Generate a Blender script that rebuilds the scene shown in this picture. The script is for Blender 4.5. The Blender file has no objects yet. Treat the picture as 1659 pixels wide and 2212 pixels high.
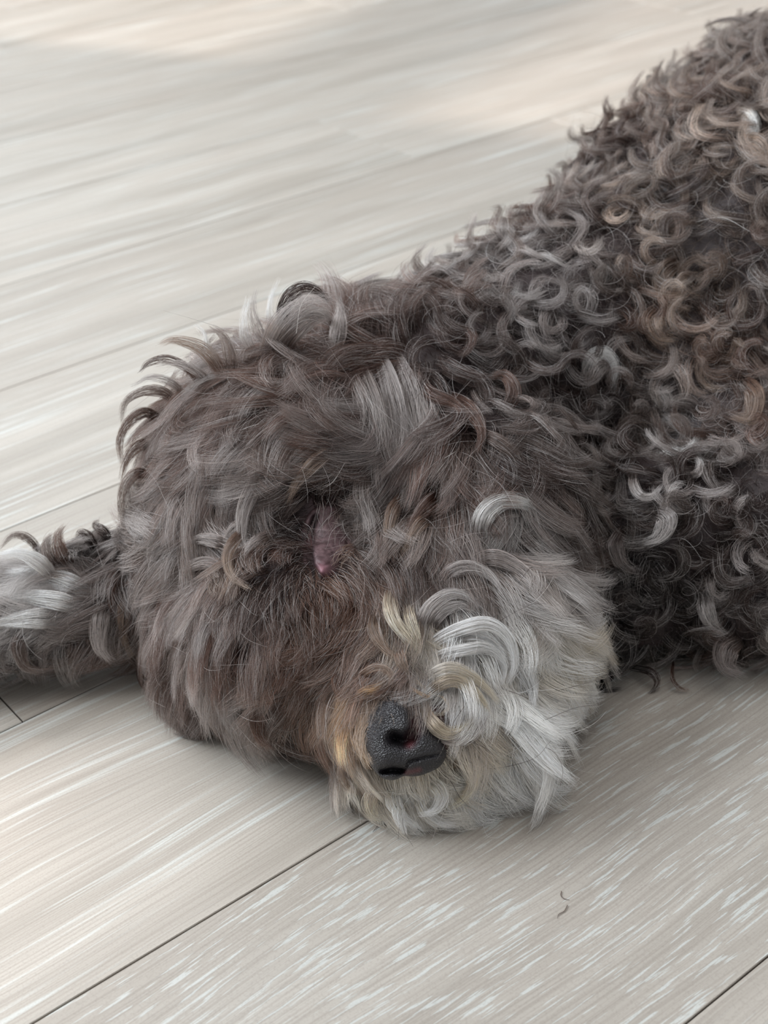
import bpy, bmesh, math, random
import numpy as np
from mathutils import Vector, Matrix
from mathutils.bvhtree import BVHTree

random.seed(5)
rng = np.random.default_rng(7)
scene = bpy.context.scene
COL = scene.collection

# ------------------------------------------------------------------ camera
W_PX, H_PX, F_PX = 1659.0, 2212.0, 3134.0
PLANK = 0.115                       # width of one floor plank in metres
PITCH, ROLL, YAW = 0.5714, -0.0306, 0.6701
CAM_Z = 2.858 * PLANK
CAM = np.array([0.0, 0.0, CAM_Z])
_f = np.array([0, math.cos(PITCH), -math.sin(PITCH)])
_x0 = np.array([1.0, 0, 0])
_y0 = np.array([0, math.sin(PITCH), math.cos(PITCH)])
RIGHT = math.cos(ROLL) * _x0 + math.sin(ROLL) * _y0
UP = -math.sin(ROLL) * _x0 + math.cos(ROLL) * _y0
cam_data = bpy.data.cameras.new('camera')
cam = bpy.data.objects.new('camera', cam_data)
COL.objects.link(cam)
cam_data.sensor_fit = 'VERTICAL'
cam_data.sensor_height = 36.0
cam_data.lens = F_PX / H_PX * 36.0
cam_data.clip_start = 0.01
cam.matrix_world = Matrix(((RIGHT[0], UP[0], -_f[0], CAM[0]), (RIGHT[1], UP[1], -_f[1], CAM[1]),
                           (RIGHT[2], UP[2], -_f[2], CAM[2]), (0, 0, 0, 1)))
cam_data.dof.use_dof = True
cam_data.dof.focus_distance = 0.450
cam_data.dof.aperture_fstop = (cam_data.lens / 1000.0) / 0.0030
scene.camera = cam

# ------------------------------------------------------------------ world, lights, exposure
scene.view_settings.view_transform = 'Standard'
scene.view_settings.look = 'None'
scene.view_settings.gamma = 1.0
scene.view_settings.use_curve_mapping = False
scene.view_settings.exposure = 0.0
world = bpy.data.worlds.new('daylight')
scene.world = world
world.use_nodes = True
bgn = world.node_tree.nodes['Background']
bgn.inputs[0].default_value = (0.90, 0.94, 1.0, 1)
bgn.inputs[1].default_value = 0.43


def area_light(name, loc, target, sx, sy, power, color):
    d = bpy.data.lights.new(name, 'AREA')
    d.shape = 'RECTANGLE'
    d.size, d.size_y = sx, sy
    d.energy = power
    d.color = color
    o = bpy.data.objects.new(name, d)
    COL.objects.link(o)
    o.location = loc
    o.rotation_euler = (Vector(target) - Vector(loc)).to_track_quat('-Z', 'Y').to_euler()
    return o


SUN_DIR = np.array([0.8, -0.32, -0.6])
_sd = bpy.data.lights.new('sun', 'SUN')
_sd.energy = 3.4
_sd.angle = math.radians(2.2)
_sd.color = (1.0, 0.86, 0.77)
_so = bpy.data.objects.new('sun', _sd)
COL.objects.link(_so)
_so.rotation_euler = Vector(SUN_DIR).to_track_quat('-Z', 'Y').to_euler()
area_light('window_daylight', (-1.42, 0.78, 1.25), (0.0, 0.42, 0.0), 1.6, 1.3, 74, (0.86, 0.93, 1.0))
area_light('far_window_daylight', (-0.78, 1.85, 1.25), (0.05, 0.5, 0.0), 1.2, 1.1, 11, (0.90, 0.95, 1.0))
area_light('overhead_fill', (0.1, 0.3, 2.3), (0.1, 0.5, 0.0), 1.6, 1.6, 17, (1.0, 0.98, 0.96))  # fill light added overhead, no source known there
scene.cycles.use_denoising = True
scene.cycles.max_bounces = 8
scene.cycles.diffuse_bounces = 3
scene.cycles.glossy_bounces = 4
scene.cycles.transmission_bounces = 5
scene.cycles.caustics_reflective = False
scene.cycles.caustics_refractive = False


# ------------------------------------------------------------------ helpers
def ray(px, py):
    px = np.asarray(px, float)
    py = np.asarray(py, float)
    d = _f + ((px - W_PX / 2) / F_PX)[..., None] * RIGHT - ((py - H_PX / 2) / F_PX)[..., None] * UP
    return d / np.linalg.norm(d, axis=-1, keepdims=True)


def at(px, py, dist):
    return CAM + ray(px, py) * dist


def on_floor(px, py, z=0.0):
    d = ray(px, py)
    return CAM + d * ((z - CAM_Z) / d[2])


def project(P):
    q = P - CAM
    z = q @ _f
    return W_PX / 2 + F_PX * (q @ RIGHT) / z, H_PX / 2 - F_PX * (q @ UP) / z, z


def lin(c):
    c = np.asarray(c, float) / 255.0
    return np.where(c <= 0.04045, c / 12.92, ((c + 0.055) / 1.055) ** 2.4)


def nrm(a):
    return a / (np.linalg.norm(a, axis=-1, keepdims=True) + 1e-12)


def link(name, data, parent=None):
    o = bpy.data.objects.new(name, data)
    COL.objects.link(o)
    if parent is not None:
        o.parent = parent
    return o


def new_mat(name):
    m = bpy.data.materials.new(name)
    m.use_nodes = True
    nt = m.node_tree
    nt.nodes.clear()
    out = nt.nodes.new('ShaderNodeOutputMaterial')
    return m, nt, out


def node(nt, kind, **kw):
    n = nt.nodes.new(kind)
    for k, v in kw.items():
        if k.startswith('i_'):
            n.inputs[k[2:].replace('_', ' ')].default_value = v
        else:
            setattr(n, k, v)
    return n


def math_node(nt, op, a, b=None, c=None, clamp=False):
    n = nt.nodes.new('ShaderNodeMath')
    n.operation = op
    n.use_clamp = clamp
    for i, v in enumerate((a, b, c)):
        if v is None:
            continue
        if hasattr(v, 'links'):
            nt.links.new(v, n.inputs[i])
        else:
            n.inputs[i].default_value = v
    return n.outputs[0]


def mix_col(nt, fac, a, b, blend='MIX'):
    n = nt.nodes.new('ShaderNodeMix')
    n.data_type = 'RGBA'
    n.blend_type = blend
    for idx, v in ((0, fac), (6, a), (7, b)):
        if hasattr(v, 'links'):
            nt.links.new(v, n.inputs[idx])
        elif idx == 0:
            n.inputs[0].default_value = v
        else:
            n.inputs[idx].default_value = tuple(v) if len(v) == 4 else tuple(v) + (1,)
    return n.outputs[2]


def ramp(nt, fac, stops):
    n = nt.nodes.new('ShaderNodeValToRGB')
    el = n.color_ramp.elements
    while len(el) < len(stops):
        el.new(0.5)
    for e, (p, v) in zip(el, stops):
        e.position = p
        e.color = (v, v, v, 1) if not hasattr(v, '__len__') else tuple(v) + (1,)
    nt.links.new(fac, n.inputs[0])
    return n.outputs[0]


# ------------------------------------------------------------------ floor
def floor_material():
    m, nt, out = new_mat('whitewashed_oak')
    uv = node(nt, 'ShaderNodeUVMap', uv_map='plank_uv')
    rnd = node(nt, 'ShaderNodeAttribute', attribute_name='plank_random')
    sep = node(nt, 'ShaderNodeSeparateXYZ')
    nt.links.new(uv.outputs[0], sep.inputs[0])
    u, v = sep.outputs[0], sep.outputs[1]
    r = rnd.outputs['Fac']
    off = math_node(nt, 'MULTIPLY', r, 37.0)

    def tex(su, sv, detail=3.0, rough=0.55, dist=0.0, uu=u, vv=v, add=0.0):
        cb = node(nt, 'ShaderNodeCombineXYZ')
        nt.links.new(math_node(nt, 'MULTIPLY', uu, su), cb.inputs[0])
        nt.links.new(math_node(nt, 'MULTIPLY', vv, sv), cb.inputs[1])
        nt.links.new(math_node(nt, 'ADD', off, add), cb.inputs[2])
        t = node(nt, 'ShaderNodeTexNoise')
        t.inputs['Scale'].default_value = 1.0
        t.inputs['Detail'].default_value = detail
        t.inputs['Roughness'].default_value = rough
        t.inputs['Distortion'].default_value = dist
        nt.links.new(cb.outputs[0], t.inputs['Vector'])
        return t.outputs[0]
    # gentle bending of the grain
    bend = tex(5.0, 11.0, 1.5, add=3.0)
    vb = math_node(nt, 'ADD', v, math_node(nt, 'MULTIPLY', math_node(nt, 'SUBTRACT', bend, 0.5), 0.022))
    fine = tex(14.0, 1500.0, 2.0, vv=vb, add=1.0)
    streak = tex(10.0, 520.0, 3.0, vv=vb, add=5.0)
    dash = tex(60.0, 950.0, 2.0, vv=vb, add=9.0)
    band = tex(2.5, 45.0, 2.0, vv=vb, add=13.0)
    cloud = tex(3.0, 9.0, 2.0, add=17.0)
    speck = tex(1500.0, 1500.0, 1.0, add=21.0)
    # plank kind: some planks dashed, others finely streaked
    kind = math_node(nt, 'GREATER_THAN', math_node(nt, 'FRACT', math_node(nt, 'MULTIPLY', r, 10.0)), 0.5)
    base = mix_col(nt, ramp(nt, band, [(0.3, 0.0), (0.7, 1.0)]), lin((158, 151, 141)), lin((184, 177, 167)))
    base = mix_col(nt, math_node(nt, 'MULTIPLY', ramp(nt, cloud, [(0.4, 0.0), (0.7, 1.0)]), 0.35), base, lin((178, 167, 156)))
    base = mix_col(nt, math_node(nt, 'MULTIPLY', ramp(nt, fine, [(0.45, 0.0), (0.62, 1.0)]), 0.34), base, lin((132, 122, 112)))
    s1 = ramp(nt, streak, [(0.56, 0.0), (0.68, 1.0)])
    s2 = ramp(nt, dash, [(0.58, 0.0), (0.63, 1.0)])
    lightf = mix_col(nt, kind, s1, s2)
    base = mix_col(nt, math_node(nt, 'MULTIPLY', lightf, 0.52), base, lin((208, 214, 211)))
    base = mix_col(nt, math_node(nt, 'MULTIPLY', ramp(nt, speck, [(0.3, 1.0), (0.5, 0.0)]), 0.18), base, lin((120, 112, 102)))
    tone = math_node(nt, 'ADD', math_node(nt, 'MULTIPLY', math_node(nt, 'FRACT', r), 0.22), 0.86)
    tc = node(nt, 'ShaderNodeCombineColor')
    for i in range(3):
        nt.links.new(tone, tc.inputs[i])
    base = mix_col(nt, 1.0, base, tc.outputs[0], 'MULTIPLY')
    b = node(nt, 'ShaderNodeBsdfPrincipled')
    nt.links.new(base, b.inputs['Base Color'])
    b.inputs['Roughness'].default_value = 0.42
    b.inputs['Specular IOR Level'].default_value = 0.5
    bump = node(nt, 'ShaderNodeBump')
    bump.inputs['Strength'].default_value = 0.25
    bump.inputs['Distance'].default_value = 0.0004
    nt.links.new(streak, bump.inputs['Height'])
    nt.links.new(bump.outputs[0], b.inputs['Normal'])
    nt.links.new(b.outputs[0], out.inputs[0])
    return m


def simple_mat(name, rgb, rough=0.6, spec=0.5):
    m, nt, out = new_mat(name)
    b = node(nt, 'ShaderNodeBsdfPrincipled')
    n = node(nt, 'ShaderNodeTexNoise')
    n.inputs['Scale'].default_value = 60
    c = mix_col(nt, n.outputs[0], tuple(lin(rgb) * 0.93), tuple(np.minimum(1, lin(rgb) * 1.05)))
    nt.links.new(c, b.inputs['Base Color'])
    b.inputs['Roughness'].default_value = rough
    b.inputs['Specular IOR Level'].default_value = spec
    nt.links.new(b.outputs[0], out.inputs[0])
    return m


def build_floor():
    w = PLANK
    cs, sn = math.cos(YAW), math.sin(YAW)

    def wpt(u, v, z):
        return (cs * u - sn * v, sn * u + cs * v, z)
    bm = bmesh.new()
    uvl = bm.loops.layers.uv.new('plank_uv')
    rl = bm.faces.layers.float.new('plank_random')
    O = 1.3055
    gap, bev, dep = 0.00028, 0.00022, 0.0009
    plen = 8.0 * w
    fixed = {2: 1.2116 * w, 5: 5.3364 * w, 0: 6.4 * w, 1: -3.4 * w, 3: 5.9 * w, 4: -1.6 * w}
    tones = {0: 0.18, 1: 0.54, 2: 0.62, 3: 0.71, 4: 0.53, 5: 0.64, 6: 0.60, -1: 0.31}
    rr = random.Random(3)
    for n in range(-12, 20):
        v0, v1 = (n + O) * w, (n + 1 + O) * w
        j = fixed.get(n, rr.random() * plen)
        j -= plen * 4
        k = 0
        while j < 2.6:
            u0, u1 = j, j + plen
            base = tones.get(n, 0.4 + 0.35 * rr.random())
            rv = base + (0.0 if n in tones and k in (3, 4) else 0.04 * rr.random())
            if n in (0, -1):
                rv = base
            if u1 > -1.6:
                rings = []
                for inset, z in ((gap, -dep), (gap, -bev), (gap + bev, 0.0)):
                    rings.append([bm.verts.new(wpt(a, b, z)) for a, b in
                                  ((u0 + inset, v0 + inset), (u1 - inset, v0 + inset), (u1 - inset, v1 - inset), (u0 + inset, v1 - inset))])
                faces = [bm.faces.new(rings[2])]
                for a, b in ((0, 1), (1, 2)):
                    for q in range(4):
                        faces.append(bm.faces.new((rings[a][q], rings[a][(q + 1) % 4], rings[b][(q + 1) % 4], rings[b][q])))
                for f in faces:
                    f[rl] = rv
                    for lp in f.loops:
                        x, y, _ = lp.vert.co
                        lp[uvl].uv = (cs * x + sn * y + k * 3.1, -sn * x + cs * y)
            j = u1
            k += 1
    q = [bm.verts.new(wpt(a, b, -dep)) for a, b in ((-2.2, -1.3), (3.2, -1.3), (3.2, 2.6), (-2.2, 2.6))]
    f = bm.faces.new(q)
    f.material_index = 1
    me = bpy.data.meshes.new('floor')
    bm.to_mesh(me)
    bm.free()
    me.materials.append(floor_material())
    me.materials.append(simple_mat('seam_dark', (52, 42, 38), 0.9, 0.1))
    o = link('floor', me)
    o['kind'] = 'structure'
    o['label'] = 'pale whitewashed oak plank floor with thin dark seams'
    return o


floor = build_floor()


# ------------------------------------------------------------------ unseen wall added at the left to shape the sun patches
def build_wall():
    W0 = np.array([-2.0, 0.0])
    wd, wn = np.array([0.5, 0.8660254]), np.array([0.8660254, -0.5])
    openings = [(1.70, 3.2, 0.87, 1.75), (1.81, 2.9, 0.10, 0.80), (0.45, 1.06, 0.62, 1.13)]  # openings fitted so the sun throws its patches onto the floor

    def P3(s_, n_, z_):
        q = W0 + wd * s_ + wn * n_
        return (q[0], q[1], z_)

    def box(bm, s0, s1, n0, n1, z0, z1):
        v = [bm.verts.new(P3(a, b, c)) for a in (s0, s1) for b in (n0, n1) for c in (z0, z1)]
        for f in ((0, 1, 3, 2), (4, 6, 7, 5), (0, 4, 5, 1), (2, 3, 7, 6), (0, 2, 6, 4), (1, 5, 7, 3)):
            bm.faces.new([v[i] for i in f])
    ss = sorted({-1.6, 4.4} | {o[0] for o in openings} | {o[1] for o in openings})
    zs = sorted({0.0, 2.4} | {o[2] for o in openings} | {o[3] for o in openings})
    bm = bmesh.new()
    for a, b in zip(ss[:-1], ss[1:]):
        for c, d in zip(zs[:-1], zs[1:]):
            m_, k_ = (a + b) / 2, (c + d) / 2
            if any(o[0] < m_ < o[1] and o[2] < k_ < o[3] for o in openings):
                continue
            box(bm, a, b, -0.10, 0.0, c, d)
    me = bpy.data.meshes.new('sun_patch_wall')
    bm.to_mesh(me)
    bm.free()
    me.materials.append(simple_mat('white_paint', (226, 222, 214), 0.7))
    o = link('sun_patch_wall', me)
    o['kind'] = 'structure'
    fm = simple_mat('white_window_frame', (236, 236, 234), 0.4)
    for i, (a, b, c, d) in enumerate(openings):
        bm = bmesh.new()
        t = 0.02
        for q in ((a, a + t, c, d), (b - t, b, c, d), (a + t, b - t, c, c + t), (a + t, b - t, d - t, d)):
            box(bm, q[0], q[1], -0.075, -0.03, q[2], q[3])
        me = bpy.data.meshes.new('window_%d' % (i + 1))
        bm.to_mesh(me)
        bm.free()
        me.materials.append(fm)
        w_ = link('window_%d' % (i + 1), me)
        w_['kind'] = 'structure'


build_wall()

# ------------------------------------------------------------------ the dog's body (one continuous surface)
HK = 1.12        # size of the head
SK = []          # (centre, radii, rotation z)


def ell(c, r, rz=0.0, axis=None):
    SK.append((np.array(c, float), np.array(r, float), rz, axis))


def chain(a, b, ra, rb, n=7, flat=1.0):
    a, b = np.array(a, float), np.array(b, float)
    for i in range(n):
        t = i / (n - 1)
        r = ra + (rb - ra) * t
        ell(a + (b - a) * t, (r, r, r * flat))


# skull, brow, muzzle, jaw and cheeks
ell(at(645, 1070, 0.470 * HK), tuple(HK * q for q in (0.044, 0.048, 0.047)))
ell(at(530, 1190, 0.462 * HK), tuple(HK * q for q in (0.032, 0.036, 0.038)))
ell(at(800, 990, 0.490 * HK), tuple(HK * q for q in (0.046, 0.050, 0.048)))
ell(at(640, 1370, 0.430 * HK), tuple(HK * q for q in (0.030, 0.028, 0.030)))
ell(at(470, 1330, 0.448 * HK), tuple(HK * q for q in (0.018, 0.020, 0.022)))
chain(at(760, 1320, 0.440 * HK), at(868, 1560, 0.4055 * HK), 0.030 * HK, 0.0155 * HK, 9)
chain(at(940, 1300, 0.448 * HK), at(940, 1560, 0.412 * HK), 0.036 * HK, 0.0155 * HK, 9)
ell(at(1080, 1380, 0.438 * HK), tuple(HK * q for q in (0.024, 0.028, 0.030)))
ell(at(1025, 1140, 0.466 * HK), tuple(HK * q for q in (0.038, 0.044, 0.044)))
ell(at(1070, 1570, 0.418 * HK), tuple(HK * q for q in (0.014, 0.014, 0.015)))
ell(at(900, 1640, 0.420 * HK), tuple(HK * q for q in (0.022, 0.016, 0.014)))
ell(at(490, 1420, 0.450 * HK), (0.022, 0.022, 0.022))
# neck, shoulder, chest, ribcage, loin, haunch
chain((0.015, 0.475, 0.060), (0.135, 0.570, 0.070), 0.045, 0.059, 9)
ell((0.118, 0.515, 0.050), (0.058, 0.060, 0.050))
ell((0.175, 0.580, 0.076), (0.100, 0.100, 0.074))
ell((0.235, 0.645, 0.083), (0.113, 0.115, 0.081))
ell((0.310, 0.700, 0.083), (0.113, 0.108, 0.081))
ell((0.400, 0.755, 0.080), (0.113, 0.105, 0.078))
ell((0.490, 0.805, 0.070), (0.100, 0.093, 0.068))
ell((0.205, 0.500, 0.047), (0.090, 0.068, 0.046))
ell((0.285, 0.505, 0.042), (0.080, 0.060, 0.041))
ell((0.100, 0.434, 0.034), (0.040, 0.030, 0.032))
ell((0.150, 0.438, 0.036), (0.050, 0.034, 0.034))
ell((0.210, 0.440, 0.036), (0.060, 0.040, 0.035))
ell((0.142, 0.475, 0.042), (0.055, 0.045, 0.040))
ell((0.085, 0.428, 0.017), (0.034, 0.030, 0.0165))
ell((0.130, 0.430, 0.018), (0.040, 0.032, 0.0175))
ell((0.185, 0.434, 0.018), (0.050, 0.034, 0.0175))
ell((0.250, 0.446, 0.018), (0.050, 0.036, 0.0175))
# foreleg reaching out to the left beneath the head, with its paw beyond the picture
chain((0.02, 0.44, 0.030), (-0.175, 0.408, 0.0215), 0.021, 0.0145, 14)
chain((-0.175, 0.408, 0.0215), (-0.205, 0.402, 0.020), 0.0150, 0.0185, 5)
# hind leg and tail stub, mostly outside the picture
chain((0.50, 0.78, 0.05), (0.43, 0.58, 0.026), 0.045, 0.018, 10)
chain((0.43, 0.58, 0.024), (0.53, 0.51, 0.018), 0.016, 0.014, 8)
chain((0.57, 0.91, 0.06), (0.67, 0.95, 0.03), 0.022, 0.012, 8)


def body_mesh():
    bm = bmesh.new()
    for c, r, rz, ax in SK:
        mtx = Matrix.Translation(Vector(c)) @ Matrix.Rotation(rz, 4, 'Z') @ Matrix.Diagonal(Vector((*r, 1)))
        bmesh.ops.create_icosphere(bm, subdivisions=4, radius=1.0, matrix=mtx)
    me = bpy.data.meshes.new('tmp')
    bm.to_mesh(me)
    bm.free()
    o = link('tmp', me)
    md = o.modifiers.new('r', 'REMESH')
    md.mode = 'VOXEL'
    md.voxel_size = 0.0026
    md2 = o.modifiers.new('s', 'SMOOTH')
    md2.factor = 0.5
    md2.iterations = 14
    dg = bpy.context.evaluated_depsgraph_get()
    ev = o.evaluated_get(dg)
    res = bpy.data.meshes.new_from_object(ev)
    bpy.data.objects.remove(o)
    res.name = 'dog'
    for p in res.polygons:
        p.use_smooth = True
    return res


dog_me = body_mesh()
nv = len(dog_me.vertices)
VC = np.empty(nv * 3)
dog_me.vertices.foreach_get('co', VC)
VC = VC.reshape(-1, 3)
VC[:, 2] = np.maximum(VC[:, 2], 0.0015)
dog_me.vertices.foreach_set('co', VC.ravel())
dog_me.update()
VN = np.empty(nv * 3)
dog_me.vertices.foreach_get('normal', VN)
VN = VN.reshape(-1, 3)
dog_me.calc_loop_triangles()
nt_ = len(dog_me.loop_triangles)
TRI = np.empty(nt_ * 3, dtype=np.int32)
dog_me.loop_triangles.foreach_get('vertices', TRI)
TRI = TRI.reshape(-1, 3)
BVH = BVHTree.FromPolygons([Vector(v) for v in VC], [tuple(int(i) for i in t) for t in TRI])


def cast(px, py):
    d = ray(px, py)
    h, n, i, dist = BVH.ray_cast(Vector(CAM), Vector(d))
    if h is None:
        return None
    return np.array(h), np.array(n), dist


# skin colour: mauve pink around nose, mouth and eye, dark elsewhere
def skin_material():
    m, nt, out = new_mat('dog_skin')
    a = node(nt, 'ShaderNodeAttribute', attribute_name='skin_tint')
    n = node(nt, 'ShaderNodeTexNoise')
    n.inputs['Scale'].default_value = 420
    n.inputs['Detail'].default_value = 4
    c = mix_col(nt, a.outputs['Fac'], lin((46, 34, 32)), lin((112, 80, 80)))
    c = mix_col(nt, math_node(nt, 'MULTIPLY', n.outputs[0], 0.5), c, lin((50, 34, 38)))
    b = node(nt, 'ShaderNodeBsdfPrincipled')
    nt.links.new(c, b.inputs['Base Color'])
    b.inputs['Roughness'].default_value = 0.5
    b.inputs['Subsurface Weight'].default_value = 0.0
    bp = node(nt, 'ShaderNodeBump')
    bp.inputs['Strength'].default_value = 0.4
    bp.inputs['Distance'].default_value = 0.0006
    nt.links.new(n.outputs[0], bp.inputs['Height'])
    nt.links.new(bp.outputs[0], b.inputs['Normal'])
    nt.links.new(b.outputs[0], out.inputs[0])
    return m


SKIN = skin_material()
dog_me.materials.clear()
dog_me.materials.append(SKIN)
tint = np.zeros(nv)
for (px, py, rad) in ((890, 1540, 0.0145), (930, 1560, 0.012), (1040, 1570, 0.010), (705, 1165, 0.009), (705, 1070, 0.006)):
    h = cast(px, py)
    if h:
        tint = np.maximum(tint, np.exp(-(np.linalg.norm(VC - h[0], axis=1) / (rad * HK)) ** 2 * 1.2))
att = dog_me.attributes.new('skin_tint', 'FLOAT', 'POINT')
att.data.foreach_set('value', tint)
dog = link('dog', dog_me)
dog['label'] = 'curly brown and grey dog with white beard lying on its side asleep on the floor'
dog['category'] = 'dog'


# ------------------------------------------------------------------ fur
SRGB = dict(
    bk=(19, 15, 15), db=(46, 32, 28), br=(86, 61, 51), rb=(100, 69, 54), gb=(106, 90, 82),
    gr=(134, 123, 119), lg=(200, 193, 189), wh=(255, 253, 248), cr=(226, 212, 188), sg=(170, 160, 155), gd=(172, 136, 98), tn=(146, 124, 108))
PAL = {k: lin(v) for k, v in SRGB.items()}

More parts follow.
